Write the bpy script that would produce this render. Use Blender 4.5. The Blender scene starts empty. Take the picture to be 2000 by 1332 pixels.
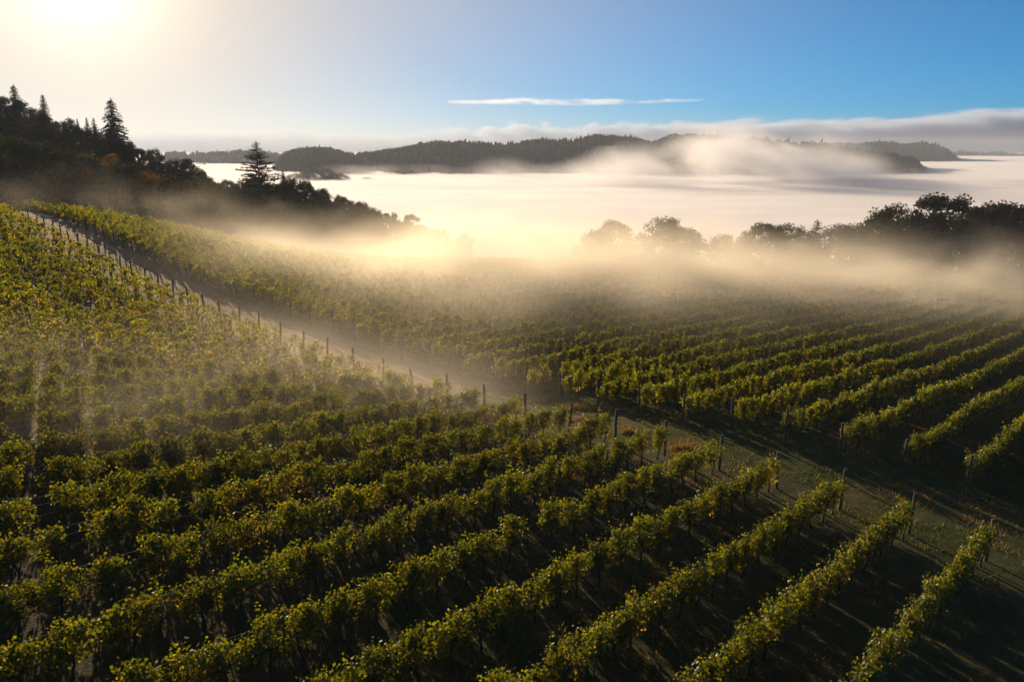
import bpy, math, random
import numpy as np
from mathutils import Vector

R = math.radians
rng = np.random.default_rng(7)
random.seed(7)
scene = bpy.context.scene
col = scene.collection

# ------------------------------------------------------------------ camera
CAM_H = 14.0
cam_d = bpy.data.cameras.new("camera")
cam = bpy.data.objects.new("camera", cam_d)
col.objects.link(cam)
cam_d.sensor_width = 36.0
cam_d.lens = 36.0 * 1555.0 / 2000.0
cam_d.clip_start = 0.5
cam_d.clip_end = 60000.0
cam.location = (0, 0, CAM_H)
PITCH = R(13.6)
cam.rotation_euler = (math.pi / 2 - PITCH, 0, 0)
scene.camera = cam

# ------------------------------------------------------------------ light
SUN_EL, SUN_AZ = R(10.8), R(-27.0)          # azimuth from +Y, positive to the right
SUN_DIR = Vector((math.sin(SUN_AZ) * math.cos(SUN_EL), math.cos(SUN_AZ) * math.cos(SUN_EL), math.sin(SUN_EL)))
SUN_STRENGTH = 5.0
SUN_COLOR = (1.0, 0.77, 0.50)
SKY_STRENGTH = 0.06
EXPOSURE = 0.6
sun_d = bpy.data.lights.new("sun", 'SUN')
sun_d.energy = SUN_STRENGTH
sun_d.angle = R(0.53)
sun_d.color = SUN_COLOR
sun = bpy.data.objects.new("sun", sun_d)
sun.rotation_euler = SUN_DIR.to_track_quat('Z', 'Y').to_euler()
sun.location = SUN_DIR * 500
col.objects.link(sun)

world = bpy.data.worlds.new("World")
scene.world = world
world.use_nodes = True
wn, wl = world.node_tree.nodes, world.node_tree.links
wn.clear()


def N(nodes, typ, **kw):
    n = nodes.new(typ)
    for k, v in kw.items():
        setattr(n, k, v)
    return n


sky = N(wn, "ShaderNodeTexSky", sky_type='NISHITA', sun_disc=False)
sky.sun_elevation = SUN_EL
sky.sun_rotation = SUN_AZ
sky.altitude = 100
sky.air_density = 0.6
sky.dust_density = 0.3
sky.ozone_density = 6.0
hsv = N(wn, "ShaderNodeHueSaturation")
hsv.inputs["Saturation"].default_value = 1.38
hsv.inputs["Hue"].default_value = 0.485
hsv.inputs["Value"].default_value = 1.27
wl.new(sky.outputs[0], hsv.inputs["Color"])
# aureole of the low sun in humid air: angle between the view direction and the sun
tc = N(wn, "ShaderNodeTexCoord")
dt = N(wn, "ShaderNodeVectorMath", operation='DOT_PRODUCT')
dt.inputs[1].default_value = SUN_DIR
wl.new(tc.outputs["Generated"], dt.inputs[0])


def wmath(op, a, b=None, clamp=False):
    m = N(wn, "ShaderNodeMath", operation=op, use_clamp=clamp)
    for i, v in enumerate((a, b)):
        if v is None:
            continue
        if isinstance(v, (int, float)):
            m.inputs[i].default_value = v
        else:
            wl.new(v, m.inputs[i])
    return m.outputs[0]


ang = wmath('ARCCOSINE', wmath('MINIMUM', dt.outputs["Value"], 0.999999))


def falloff(width_deg, power):
    x = wmath('POWER', wmath('DIVIDE', ang, R(width_deg)), power)
    return wmath('EXPONENT', wmath('MULTIPLY', x, -1.0))


mixw = N(wn, "ShaderNodeMix", data_type='RGBA')
wl.new(wmath('MULTIPLY', falloff(30, 1.7), 0.97), mixw.inputs["Factor"])
wl.new(hsv.outputs[0], mixw.inputs[6])
mixw.inputs[7].default_value = (9.3, 7.35, 5.2, 1)
glow = N(wn, "ShaderNodeMix", data_type='RGBA', blend_type='ADD')
glow.inputs["Factor"].default_value = 1.0
wl.new(mixw.outputs[2], glow.inputs[6])
gcol = N(wn, "ShaderNodeMix", data_type='RGBA')
gcol.inputs[6].default_value = (0, 0, 0, 1)
gcol.inputs[7].default_value = (27, 23, 18, 1)
wl.new(falloff(2.6, 0.9), gcol.inputs["Factor"])
wl.new(gcol.outputs[2], glow.inputs[7])
# the clear sky deepens with height above the horizon
sx = N(wn, "ShaderNodeSeparateXYZ"); wl.new(tc.outputs["Generated"], sx.inputs[0])
deep = N(wn, "ShaderNodeMapRange", interpolation_type='SMOOTHSTEP')
deep.inputs[1].default_value = 0.20; deep.inputs[2].default_value = 0.65; deep.inputs[3].default_value = 1.0; deep.inputs[4].default_value = 0.42
wl.new(sx.outputs[2], deep.inputs[0])
dmul = N(wn, "ShaderNodeVectorMath", operation='SCALE')
wl.new(glow.outputs[2], dmul.inputs[0]); wl.new(deep.outputs[0], dmul.inputs["Scale"])
bg = N(wn, "ShaderNodeBackground")
bg.inputs[1].default_value = SKY_STRENGTH
wo = N(wn, "ShaderNodeOutputWorld")
wl.new(dmul.outputs[0], bg.inputs[0])
wl.new(bg.outputs[0], wo.inputs[0])

scene.view_settings.view_transform = 'Standard'
scene.view_settings.look = 'None'
scene.view_settings.exposure = EXPOSURE
scene.view_settings.gamma = 1.0
cy = scene.cycles
cy.use_denoising = True
cy.max_bounces = 5
cy.diffuse_bounces = 2
cy.glossy_bounces = 1
cy.transmission_bounces = 3
cy.transparent_max_bounces = 8
cy.volume_bounces = 3
cy.sample_clamp_indirect = 4.0

# ------------------------------------------------------------------ helpers
COSP, SINP, FPX = math.cos(PITCH), math.sin(PITCH), 1555.0


def at(px, py, Y):
    """World point seen at photo pixel (px, py) at ground distance Y in front of the camera."""
    a, b = (px - 1000) / FPX, (666 - py) / FPX
    dy, dz = COSP + b * SINP, -SINP + b * COSP
    t = Y / dy
    return np.array([a * t, Y, CAM_H + dz * t])


def tag(o, label=None, cat=None, group=None, kind=None):
    if label: o["label"] = label
    if cat: o["category"] = cat
    if group: o["group"] = group
    if kind: o["kind"] = kind
    return o


def link(name, data, parent=None, loc=None, rz=0.0):
    o = bpy.data.objects.new(name, data)
    col.objects.link(o)
    if parent is not None: o.parent = parent
    if loc is not None: o.location = [float(v) for v in loc]
    if rz: o.rotation_euler = (0, 0, rz)
    return o


def mesh(name, V, F, mats, tint=None, midx=None, smooth=False):
    """V (n,3); F: array (m,3)/(m,4) or list of such arrays."""
    me = bpy.data.meshes.new(name)
    if not isinstance(F, (list, tuple)): F = [F]
    F = [np.asarray(f, dtype=np.int32) for f in F if len(f)]
    V = np.asarray(V, dtype=np.float32)
    me.vertices.add(len(V))
    me.vertices.foreach_set("co", V.ravel())
    loops = np.concatenate([f.ravel() for f in F])
    sizes = np.concatenate([np.full(len(f), f.shape[1], dtype=np.int32) for f in F])
    starts = np.concatenate([[0], np.cumsum(sizes)[:-1]]).astype(np.int32)
    me.loops.add(len(loops))
    me.loops.foreach_set("vertex_index", loops)
    me.polygons.add(len(sizes))
    me.polygons.foreach_set("loop_start", starts)
    if midx is not None: me.polygons.foreach_set("material_index", np.asarray(midx, dtype=np.int32))
    if smooth: me.polygons.foreach_set("use_smooth", np.ones(len(sizes), dtype=bool))
    for m in (mats if isinstance(mats, (list, tuple)) else [mats]): me.materials.append(m)
    if tint is not None:
        at_ = me.attributes.new("tint", 'FLOAT_COLOR', 'POINT')
        c = np.ones((len(V), 4), dtype=np.float32)
        c[:, :3] = tint
        at_.data.foreach_set("color", c.ravel())
    me.update()
    me.validate()
    return me


class MB:
    """collects pieces for one mesh"""
    def __init__(s): s.V, s.F, s.T, s.M, s.n = [], [], [], [], 0

    def add(s, V, F, tint=(1, 1, 1), mi=0):
        V = np.asarray(V, float)
        s.V.append(V)
        F = np.asarray(F) + s.n
        s.F.append(F)
        s.M.append(np.full(len(F), mi))
        s.T.append(np.broadcast_to(np.asarray(tint, float), (len(V), 3)))
        s.n += len(V)
        return s

    def tube(s, P, r, sides=6, mi=0, cap=True, tint=(1, 1, 1)):
        P = np.asarray(P, float)
        r = np.broadcast_to(np.asarray(r, float), (len(P),))
        d = np.gradient(P, axis=0)
        d /= np.linalg.norm(d, axis=1)[:, None] + 1e-9
        ref = np.array([0.0, 0.0, 1.0]) if abs(d[:, 2]).mean() < 0.8 else np.array([1.0, 0.0, 0.0])
        u = np.cross(d, ref); u /= np.linalg.norm(u, axis=1)[:, None] + 1e-9
        v = np.cross(d, u)
        a = np.arange(sides) * 2 * np.pi / sides
        ring = P[:, None] + r[:, None, None] * (np.cos(a)[None, :, None] * u[:, None] + np.sin(a)[None, :, None] * v[:, None])
        V = ring.reshape(-1, 3)
        i = np.arange(len(P) - 1)[:, None] * sides
        j = np.arange(sides)[None]
        k = (j + 1) % sides
        Q = np.stack([i + j, i + k, i + sides + k, i + sides + j], -1).reshape(-1, 4)
        s.add(V, Q, tint, mi)
        if cap:
            n = len(V)
            Vc = np.vstack([ring[0], ring[-1], P[0], P[-1]])
            A = np.arange(sides); B = (A + 1) % sides
            T = np.vstack([np.stack([B, A, np.full(sides, 2 * sides)], 1), np.stack([sides + A, sides + B, np.full(sides, 2 * sides + 1)], 1)])
            s.add(Vc, T, tint, mi)
        return s

    def build(s, name, mats, smooth=False):
        F3 = [f for f in s.F if f.shape[1] == 3]; M3 = [m for f, m in zip(s.F, s.M) if f.shape[1] == 3]
        F4 = [f for f in s.F if f.shape[1] == 4]; M4 = [m for f, m in zip(s.F, s.M) if f.shape[1] == 4]
        return mesh(name, np.vstack(s.V), F3 + F4, mats, np.vstack(s.T), np.concatenate(M3 + M4), smooth)


def unit(v): return v / (np.linalg.norm(v, axis=-1, keepdims=True) + 1e-9)


def hash3(i, j, k, seed):
    h = (i.astype(np.int64) * 374761393 + j.astype(np.int64) * 668265263 + k.astype(np.int64) * 2147483647 + seed * 144665) & 0xFFFFFFFF
    h = ((h ^ (h >> 13)) * 1274126177) & 0xFFFFFFFF
    h = ((h ^ (h >> 16)) * 2246822519) & 0xFFFFFFFF
    return ((h ^ (h >> 15)) & 0xFFFFFF) / float(0xFFFFFF)


def vnoise(P, seed=0):
    P = np.asarray(P, float)
    I = np.floor(P).astype(np.int64)
    f = P - I
    f = f * f * f * (f * (f * 6 - 15) + 10)
    out = 0
    for a in (0, 1):
        for b in (0, 1):
            for c in (0, 1):
                w = (f[..., 0] if a else 1 - f[..., 0]) * (f[..., 1] if b else 1 - f[..., 1]) * (f[..., 2] if c else 1 - f[..., 2])
                out = out + w * hash3(I[..., 0] + a, I[..., 1] + b, I[..., 2] + c, seed)
    return out


def fbm(P, seed=0, octv=4, gain=0.5):
    P = np.asarray(P, float)
    s, a, t = 0, 1.0, 0
    for o in range(octv):
        s = s + a * vnoise(P * (2.03 ** o) + 17.3 * o, seed + o)
        t += a
        a *= gain
    return s / t


def fbm2(x, y, seed=0, octv=4, gain=0.5):
    return fbm(np.stack([x, y, np.full_like(x, 0.37)], -1), seed, octv, gain)


def sstep(a, b, x):
    t = np.clip((x - a) / (b - a), 0, 1)
    return t * t * (3 - 2 * t)


# ------------------------------------------------------------------ terrain
CTRL = [(-7.4,18.2,0.13),(-1.6,24.5,-0.53),(7.2,34.1,-1.43),(-3.3,18.3,-0.20),(-0.2,21.6,-0.57),(3.3,25.4,-0.85),(10.8,33.6,-1.80),(1.2,18.7,-0.71),(5.0,22.8,-1.13),(9.2,27.4,-1.64),(15.4,34.2,-2.40),(5.4,18.8,-0.81),(9.8,23.6,-1.47),(16.7,31.2,-2.07),(10.2,19.7,-1.22),(16.7,26.7,-2.23),(-11.7,18.0,0.51),(-9.5,20.3,0.27),(-6.5,23.6,-0.06),(-2.7,27.8,-0.39),(2.0,32.9,-0.97),(6.9,38.2,-1.68),(-13.2,20.7,0.56),(-11.0,23.1,0.35),(-7.3,27.2,-0.11),(-3.1,31.8,-0.65),(3.7,39.2,-1.47),(-14.6,23.7,0.66),(-11.5,27.0,0.23),(-7.9,31.0,-0.24),(-3.9,35.3,-0.84),(1.3,41.0,-1.48),(-16.5,26.0,0.60),(-13.7,29.1,0.14),(-9.7,33.5,-0.36),(-5.3,38.2,-1.04),(-0.9,43.0,-1.67),(-18.1,28.7,0.52),(-15.2,31.9,0.15),(-11.6,35.9,-0.40),(-5.8,42.1,-1.31),(-19.2,32.0,0.65),(-15.1,36.5,0.08),(-11.4,40.5,-0.50),(-7.1,45.2,-1.17),(-6.5,50.2,-1.88),(-11.1,54.1,-1.52),(-15.5,58.2,-1.16),(-20.1,62.0,-0.67),(-24.6,66.0,-0.31),(-29.1,70.0,0.09),(-33.5,74.1,0.74),(-38.0,78.1,1.35),(-42.1,82.5,1.76),(-46.3,86.8,2.44),(-50.4,91.2,3.11),(-54.7,95.3,3.79),(27.5,43.0,-4.72),(22.9,42.4,-3.29),(31.2,51.4,-4.24),(43.1,64.5,-6.54),(19.5,43.1,-2.77),(27.9,52.3,-4.01),(42.5,68.2,-6.30),(16.1,43.8,-2.47),(25.7,54.3,-3.84),(44.9,75.3,-6.58),(13.3,45.2,-2.27),(23.1,55.9,-3.92),(42.1,76.7,-6.77),(70.9,108.1,-9.89),(10.5,46.6,-2.36),(5.3,49.8,-2.71),(0.7,53.7,-2.81),(-4.1,57.4,-2.61),(-8.5,61.4,-2.40),(74.4,116.4,-10.50)]
def gpt(px, py, Y, dz=0.0):
    p = at(px, py, Y); return (p[0], p[1], p[2] + dz)
CTRL += [(-60, 10, 4.2), (0, -15, 1.3), (60, -10, -5.2), (60, 30, -7.0), (-70, 60, 4.0), (-45, 40, 2.6), (100, 60, -10.5)]
# crest of the vineyard (canopy line seen against the fog), 1.75 m above ground
CTRL += [gpt(x, y, Y, -1.75) for x, y, Y in [(-200, 372, 118), (0, 386, 122), (100, 396, 125), (200, 408, 128), (300, 425, 130), (400, 449, 132), (500, 471, 135),
         (600, 488, 138), (700, 498, 141), (800, 503, 144), (900, 504, 147), (1000, 505, 150), (1100, 508, 152)]]
CTRL += [(30, 154, -9.6), (52, 156, -11.2), (75, 158, -12.7), (103, 160, -14.3), (140, 150, -15.5), (20, 100, -5.2), (0, 90, -3.4), (-25, 95, -1.6), (45, 110, -8.4)]
# hollow behind the crest, then the wooded spur on the left
CTRL += [(-110, 165, 3.5), (-70, 172, -5.5), (-40, 180, -10.5), (-10, 185, -14), (25, 186, -15.5), (60, 186, -16.0), (105, 190, -18.0),
         (-165, 165, 8.0), (-150, 210, 12.5), (-105, 215, 5.0), (-72, 220, -1.5), (-45, 232, -9.5), (-20, 250, -19)]
CTRL += [gpt(px, py, Y, -11.0) for px, py, Y in [(-150, 190, 260), (0, 208, 252), (100, 236, 246), (200, 265, 240), (300, 288, 236), (400, 328, 232), (520, 352, 234), (600, 360, 240), (700, 396, 246), (800, 426, 254), (870, 447, 262)]]
CTRL += [(20, 240, -24), (70, 240, -24), (120, 240, -26), (20, 300, -40), (100, 300, -42), (-60, 310, -32), (-150, 330, -8), (-240, 320, 15)]
CT = np.array(CTRL, float)


def tps_kernel(r2): return 0.5 * r2 * np.log(r2 + 1e-12)


_S = 60.0
_P = CT[:, :2] / _S
_n = len(CT)
_K = tps_kernel(((_P[:, None] - _P[None]) ** 2).sum(-1)) + np.eye(_n) * 0.012
_A = np.zeros((_n + 3, _n + 3))
_A[:_n, :_n] = _K; _A[:_n, _n] = 1; _A[:_n, _n + 1:] = _P; _A[_n, :_n] = 1; _A[_n + 1:, :_n] = _P.T
_W = np.linalg.solve(_A, np.concatenate([CT[:, 2], [0, 0, 0]]))
GX0, GX1, GY0, GY1, GS = -250.0, 200.0, -30.0, 330.0, 3.0
_gx = np.arange(GX0, GX1 + 0.1, GS); _gy = np.arange(GY0, GY1 + 0.1, GS)
_q = np.stack(np.meshgrid(_gx, _gy, indexing='ij'), -1).reshape(-1, 2) / _S
_H = (tps_kernel(((_q[:, None] - _P[None]) ** 2).sum(-1)) @ _W[:_n] + _W[_n] + _q @ _W[_n + 1:]).reshape(len(_gx), len(_gy))


def ground(x, y):
    """terrain height; vectorised"""
    x = np.asarray(x, float); y = np.asarray(y, float)
    u = np.clip((x - GX0) / GS, 0, len(_gx) - 1.001); v = np.clip((y - GY0) / GS, 0, len(_gy) - 1.001)
    i = u.astype(int); j = v.astype(int); fu = u - i; fv = v - j
    h = _H[i, j] * (1 - fu) * (1 - fv) + _H[i + 1, j] * fu * (1 - fv) + _H[i, j + 1] * (1 - fu) * fv + _H[i + 1, j + 1] * fu * fv
    out = np.maximum(np.maximum(GX0 - x, x - GX1), np.maximum(GY0 - y, y - GY1))
    w = sstep(0, 160, out)
    return h * (1 - w) + (-60.0) * w


# vineyard layout: rows are parallel; across = distance along the row normal, along = distance along the row
TH = R(42.5)
RD = np.array([math.sin(TH), math.cos(TH)]); RN = np.array([-math.cos(TH), math.sin(TH)])
ROW0, ROWS_ = 2.75, 3.0
def row_xy(k, e): return RN * (ROW0 + ROWS_ * k) + RD * e
END_E = [(1, 35.3), (3, 35.2), (5, 34.9), (8, 34.0), (11, 32.9), (15, 32.2), (20, 32.0), (27, 32.4), (34, 33.3), (60, 36)]
def near_end(k): return float(np.interp(k, [a for a, b in END_E], [b for a, b in END_E]))
def far_start(k): return float(np.interp(k, [-9, 2, 4, 7, 15, 25, 60], [52.5, 45.2, 43.4, 41.5, 39.2, 38.2, 41.5]))

# ------------------------------------------------------------------ materials
def material(name):
    m = bpy.data.materials.new(name)
    m.use_nodes = True
    m.node_tree.nodes.clear()
    return m, m.node_tree.nodes, m.node_tree.links


def leaf_material(name, trans=0.55, gain=(2.7, 2.1, 0.20), gloss=0.03, rough=0.42):
    m, n, l = material(name)
    a = N(n, "ShaderNodeAttribute", attribute_name="tint")
    oi = N(n, "ShaderNodeObjectInfo")
    hs = N(n, "ShaderNodeHueSaturation")
    mr = N(n, "ShaderNodeMapRange"); mr.inputs[3].default_value = 0.75; mr.inputs[4].default_value = 1.25
    l.new(oi.outputs["Random"], mr.inputs[0]); l.new(mr.outputs[0], hs.inputs["Value"])
    l.new(a.outputs["Color"], hs.inputs["Color"])
    d = N(n, "ShaderNodeBsdfDiffuse"); l.new(hs.outputs[0], d.inputs[0])
    g = N(n, "ShaderNodeMix", data_type='RGBA', blend_type='MULTIPLY'); g.inputs["Factor"].default_value = 1
    l.new(hs.outputs[0], g.inputs[6]); g.inputs[7].default_value = (*gain, 1)
    t = N(n, "ShaderNodeBsdfTranslucent"); l.new(g.outputs[2], t.inputs[0])
    mx = N(n, "ShaderNodeMixShader"); mx.inputs[0].default_value = trans
    l.new(d.outputs[0], mx.inputs[1]); l.new(t.outputs[0], mx.inputs[2])
    gl = N(n, "ShaderNodeBsdfGlossy"); gl.inputs["Roughness"].default_value = rough
    m2 = N(n, "ShaderNodeMixShader"); m2.inputs[0].default_value = gloss
    l.new(mx.outputs[0], m2.inputs[1]); l.new(gl.outputs[0], m2.inputs[2])
    o = N(n, "ShaderNodeOutputMaterial"); l.new(m2.outputs[0], o.inputs[0])
    return m


def rough_material(name, c1, c2, scale=4.0, rough=0.85, bump=0.0):
    m, n, l = material(name)
    tcn = N(n, "ShaderNodeTexCoord")
    nz = N(n, "ShaderNodeTexNoise"); nz.inputs["Scale"].default_value = scale; nz.inputs["Detail"].default_value = 6
    l.new(tcn.outputs["Object"], nz.inputs["Vector"])
    mx = N(n, "ShaderNodeMix", data_type='RGBA'); mx.inputs[6].default_value = (*c1, 1); mx.inputs[7].default_value = (*c2, 1)
    l.new(nz.outputs["Fac"], mx.inputs["Factor"])
    p = N(n, "ShaderNodeBsdfPrincipled"); p.inputs["Roughness"].default_value = rough
    l.new(mx.outputs[2], p.inputs["Base Color"])
    if bump:
        b = N(n, "ShaderNodeBump"); b.inputs["Strength"].default_value = bump; b.inputs["Distance"].default_value = 0.05
        l.new(nz.outputs["Fac"], b.inputs["Height"]); l.new(b.outputs[0], p.inputs["Normal"])
    o = N(n, "ShaderNodeOutputMaterial"); l.new(p.outputs[0], o.inputs[0])
    return m


def fog_material(name, density, color, g, grid=False):
    m, n, l = material(name)
    p = N(n, "ShaderNodeVolumePrincipled")
    p.inputs["Color"].default_value = (*color, 1)
    p.inputs["Density"].default_value = density
    p.inputs["Anisotropy"].default_value = g
    p.inputs["Density Attribute"].default_value = "density" if grid else ""
    o = N(n, "ShaderNodeOutputMaterial"); l.new(p.outputs[0], o.inputs["Volume"])
    return m


M_VINE = leaf_material("vine_leaf")
M_TREE = leaf_material("tree_leaf", trans=0.35, gain=(1.4, 1.35, 0.7), gloss=0.03, rough=0.5)
M_NEEDLE = leaf_material("needle", trans=0.2, gain=(1.2, 1.2, 0.8), gloss=0.03, rough=0.5)
M_GRASS = leaf_material("grass_blade", trans=0.45, gain=(1.3, 1.25, 0.8), gloss=0.03, rough=0.5)
M_BARK = rough_material("bark", (0.035, 0.026, 0.02), (0.09, 0.07, 0.055), 9.0)
M_VINEBARK = rough_material("vine_bark", (0.03, 0.022, 0.016), (0.075, 0.055, 0.04), 14.0)
M_POST = rough_material("weathered_post", (0.05, 0.038, 0.03), (0.13, 0.105, 0.08), 12.0)
M_WHITE = rough_material("white_paint", (0.62, 0.6, 0.56), (0.75, 0.73, 0.7), 6.0, 0.6)
M_STEEL = rough_material("steel_stake", (0.08, 0.07, 0.06), (0.16, 0.13, 0.11), 10.0, 0.6)
mw, n_, l_ = material("galvanised_wire")
_p = N(n_, "ShaderNodeBsdfPrincipled"); _p.inputs["Base Color"].default_value = (0.55, 0.55, 0.55, 1); _p.inputs["Metallic"].default_value = 1.0; _p.inputs["Roughness"].default_value = 0.35
_o = N(n_, "ShaderNodeOutputMaterial"); l_.new(_p.outputs[0], _o.inputs[0])
M_WIRE = mw


def ground_material():
    m, n, l = material("vineyard_ground")
    a = N(n, "ShaderNodeAttribute", attribute_name="tint")        # r: grass, g: bare dusty soil, b: wooded floor
    sep = N(n, "ShaderNodeSeparateColor"); l.new(a.outputs["Color"], sep.inputs[0])
    geo = N(n, "ShaderNodeNewGeometry")
    def noise(scale, detail=5, rough=0.6):
        z = N(n, "ShaderNodeTexNoise"); z.inputs["Scale"].default_value = scale; z.inputs["Detail"].default_value = detail; z.inputs["Roughness"].default_value = rough
        l.new(geo.outputs["Position"], z.inputs["Vector"]); return z.outputs["Fac"]
    def mix(f, c1, c2):
        x = N(n, "ShaderNodeMix", data_type='RGBA')
        if isinstance(f, float): x.inputs["Factor"].default_value = f
        else: l.new(f, x.inputs["Factor"])
        for s, c in ((6, c1), (7, c2)):
            if isinstance(c, tuple): x.inputs[s].default_value = (*c, 1)
            else: l.new(c, x.inputs[s])
        return x.outputs[2]
    def ramp(f, a0, a1):
        r = N(n, "ShaderNodeMapRange"); r.inputs[1].default_value = a0; r.inputs[2].default_value = a1; l.new(f, r.inputs[0]); return r.outputs[0]
    n_big, n_mid, n_fine = noise(0.22), noise(1.1), noise(9.0, 6, 0.7)
    grass = mix(ramp(n_mid, 0.35, 0.65), (0.050, 0.072, 0.014), (0.090, 0.084, 0.022))
    grass = mix(ramp(n_big, 0.60, 0.74), grass, (0.21, 0.115, 0.042))
    soil = mix(ramp(n_mid, 0.3, 0.7), (0.38, 0.245, 0.14), (0.52, 0.36, 0.22))
    soil = mix(ramp(n_fine, 0.35, 0.7), soil, (0.25, 0.165, 0.10))
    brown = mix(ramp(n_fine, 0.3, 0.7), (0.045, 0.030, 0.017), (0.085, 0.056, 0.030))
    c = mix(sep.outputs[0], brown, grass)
    c = mix(sep.outputs[1], c, soil)
    c = mix(sep.outputs[2], c, (0.045, 0.032, 0.02))
    p = N(n, "ShaderNodeBsdfPrincipled"); p.inputs["Roughness"].default_value = 0.95
    p.inputs["Specular IOR Level"].default_value = 0.15
    l.new(c, p.inputs["Base Color"])
    b = N(n, "ShaderNodeBump"); b.inputs["Strength"].default_value = 0.9; b.inputs["Distance"].default_value = 0.12
    l.new(n_fine, b.inputs["Height"])
    b2 = N(n, "ShaderNodeBump"); b2.inputs["Strength"].default_value = 0.6; b2.inputs["Distance"].default_value = 0.3
    l.new(n_mid, b2.inputs["Height"]); l.new(b.outputs[0], b2.inputs["Normal"]); l.new(b2.outputs[0], p.inputs["Normal"])
    o = N(n, "ShaderNodeOutputMaterial"); l.new(p.outputs[0], o.inputs[0])
    return m


M_GROUND = ground_material()

# ------------------------------------------------------------------ ground sheet
def spaced(lo, hi, step, far_lo, far_hi):
    c = list(np.arange(lo, hi + 1e-6, step))
    s, x = step, hi
    while x < far_hi: s *= 1.22; x += s; c.append(x)
    s, x = step, lo
    while x > far_lo: s *= 1.22; x -= s; c.insert(0, x)
    return np.array(c)


def block_weights(x, y):
    """grass / bare soil / wooded floor weights of the ground"""
    ac = x * RN[0] + y * RN[1]; al = x * RD[0] + y * RD[1]
    k = (ac - ROW0) / ROWS_
    ne = np.interp(k, [a for a, b in END_E], [b for a, b in END_E]); fs = np.interp(k, [-9, 2, 4, 7, 15, 25, 60], [52.5, 45.2, 43.4, 41.5, 39.2, 38.2, 41.5])
    strip = sstep(-1.5, 1.0, al - ne) * (1 - sstep(-1.0, 1.5, al - fs))
    nz = fbm2(x * 0.12, y * 0.12, 5, 4)
    up = sstep(9.5, 13.5, k + (nz - 0.5) * 5)                      # the track gets dusty up the hill
    left = (1 - sstep(-2, 2, al - ne)) * sstep(11, 16, k + (nz - 0.5) * 6)
    right_up = sstep(-2, 2, al - fs) * sstep(12, 22, k) * 0.5
    soil = np.clip(strip * up + left * 0.8 + right_up, 0, 1)
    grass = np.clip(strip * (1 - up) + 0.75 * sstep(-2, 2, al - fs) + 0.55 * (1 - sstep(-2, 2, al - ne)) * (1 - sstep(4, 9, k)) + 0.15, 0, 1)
    wood = sstep(150, 166, y + (nz - 0.5) * 20)
    return np.stack([grass, soil * (1 - wood), wood], -1)


gx = spaced(-75, 95, 0.9, -9000, 9000); gy = spaced(2, 150, 0.9, -400, 16000)
Xg, Yg = np.meshgrid(gx, gy, indexing='ij')
Zg = ground(Xg, Yg) + (fbm2(Xg * 0.8, Yg * 0.8, 3, 3) - 0.5) * 0.14
nx, ny = Xg.shape
idx = np.arange(nx * ny).reshape(nx, ny)
Fg = np.stack([idx[:-1, :-1], idx[1:, :-1], idx[1:, 1:], idx[:-1, 1:]], -1).reshape(-1, 4)
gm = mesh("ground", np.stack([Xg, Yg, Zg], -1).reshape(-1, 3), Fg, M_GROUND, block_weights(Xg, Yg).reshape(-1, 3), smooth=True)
tag(link("ground", gm), "vineyard hillside of soil and grass running down into the fog", None, None, "structure")

# dusty farm track between the two blocks, with two wheel ruts and a grassy crown
def track_mesh():
    ks = np.arange(8.5, 46.0, 0.18)
    us = np.linspace(-1, 1, 25)
    ne = np.interp(ks, [a for a, b in END_E], [b for a, b in END_E])
    fs = np.interp(ks, [-9, 2, 4, 7, 15, 25, 60], [52.5, 45.2, 43.4, 41.5, 39.2, 38.2, 41.5])
    mid = (ne * 0.5 + fs * 0.5) - 0.2
    K, Uu = np.meshgrid(ks, us, indexing='ij')
    wob = (fbm2(K * 0.35, np.zeros_like(K), 71, 3) - 0.5) * 1.2
    half = 2.1 + 0.5 * (fbm2(K * 0.5, Uu * 2, 72, 3) - 0.5)
    e = mid[:, None] + wob + Uu * half
    ac_ = ROW0 + ROWS_ * K
    x = RN[0] * ac_ + RD[0] * e; y = RN[1] * ac_ + RD[1] * e
    off = Uu * half
    rut = np.exp(-((abs(off) - 0.8) / 0.22) ** 2)
    z = ground(x, y) + 0.10 - 0.085 * rut + 0.05 * (fbm2(x * 2.2, y * 2.2, 73, 3) - 0.5) - 0.34 * np.clip(abs(Uu) - 0.72, 0, 1) / 0.28
    crown = np.exp(-(off / 0.35) ** 2) * sstep(0.4, 0.62, fbm2(x * 0.7, y * 0.7, 74, 3))
    fade = sstep(9, 13, K + (fbm2(x * 0.3, y * 0.3, 75, 3) - 0.5) * 5)
    soil = np.clip((0.85 - 0.7 * crown) * fade + 0.0, 0, 1) * (1 - 0.35 * sstep(0.75, 1, abs(Uu)))
    a, b_ = K.shape
    ix = np.arange(a * b_).reshape(a, b_)
    F = np.stack([ix[:-1, :-1], ix[:-1, 1:], ix[1:, 1:], ix[1:, :-1]], -1).reshape(-1, 4)
    T = np.stack([np.clip(1 - soil, 0.3, 1), soil, np.zeros_like(soil)], -1)
    P = np.stack([x, y, z], -1).reshape(-1, 3)
    n = np.cross(P[F[0, 1]] - P[F[0, 0]], P[F[0, 3]] - P[F[0, 0]])
    if n[2] < 0: F = F[:, ::-1]
    return mesh("track", P, F, M_GROUND, T.reshape(-1, 3), smooth=True)


tag(link("track", track_mesh()), "dusty farm track climbing between the two vineyard blocks", None, None, "structure")

# ------------------------------------------------------------------ leaves
GREEN, YELLOW, ORANGE = np.array([0.062, 0.090, 0.0045]), np.array([0.24, 0.19, 0.014]), np.array([0.32, 0.12, 0.015])


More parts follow.
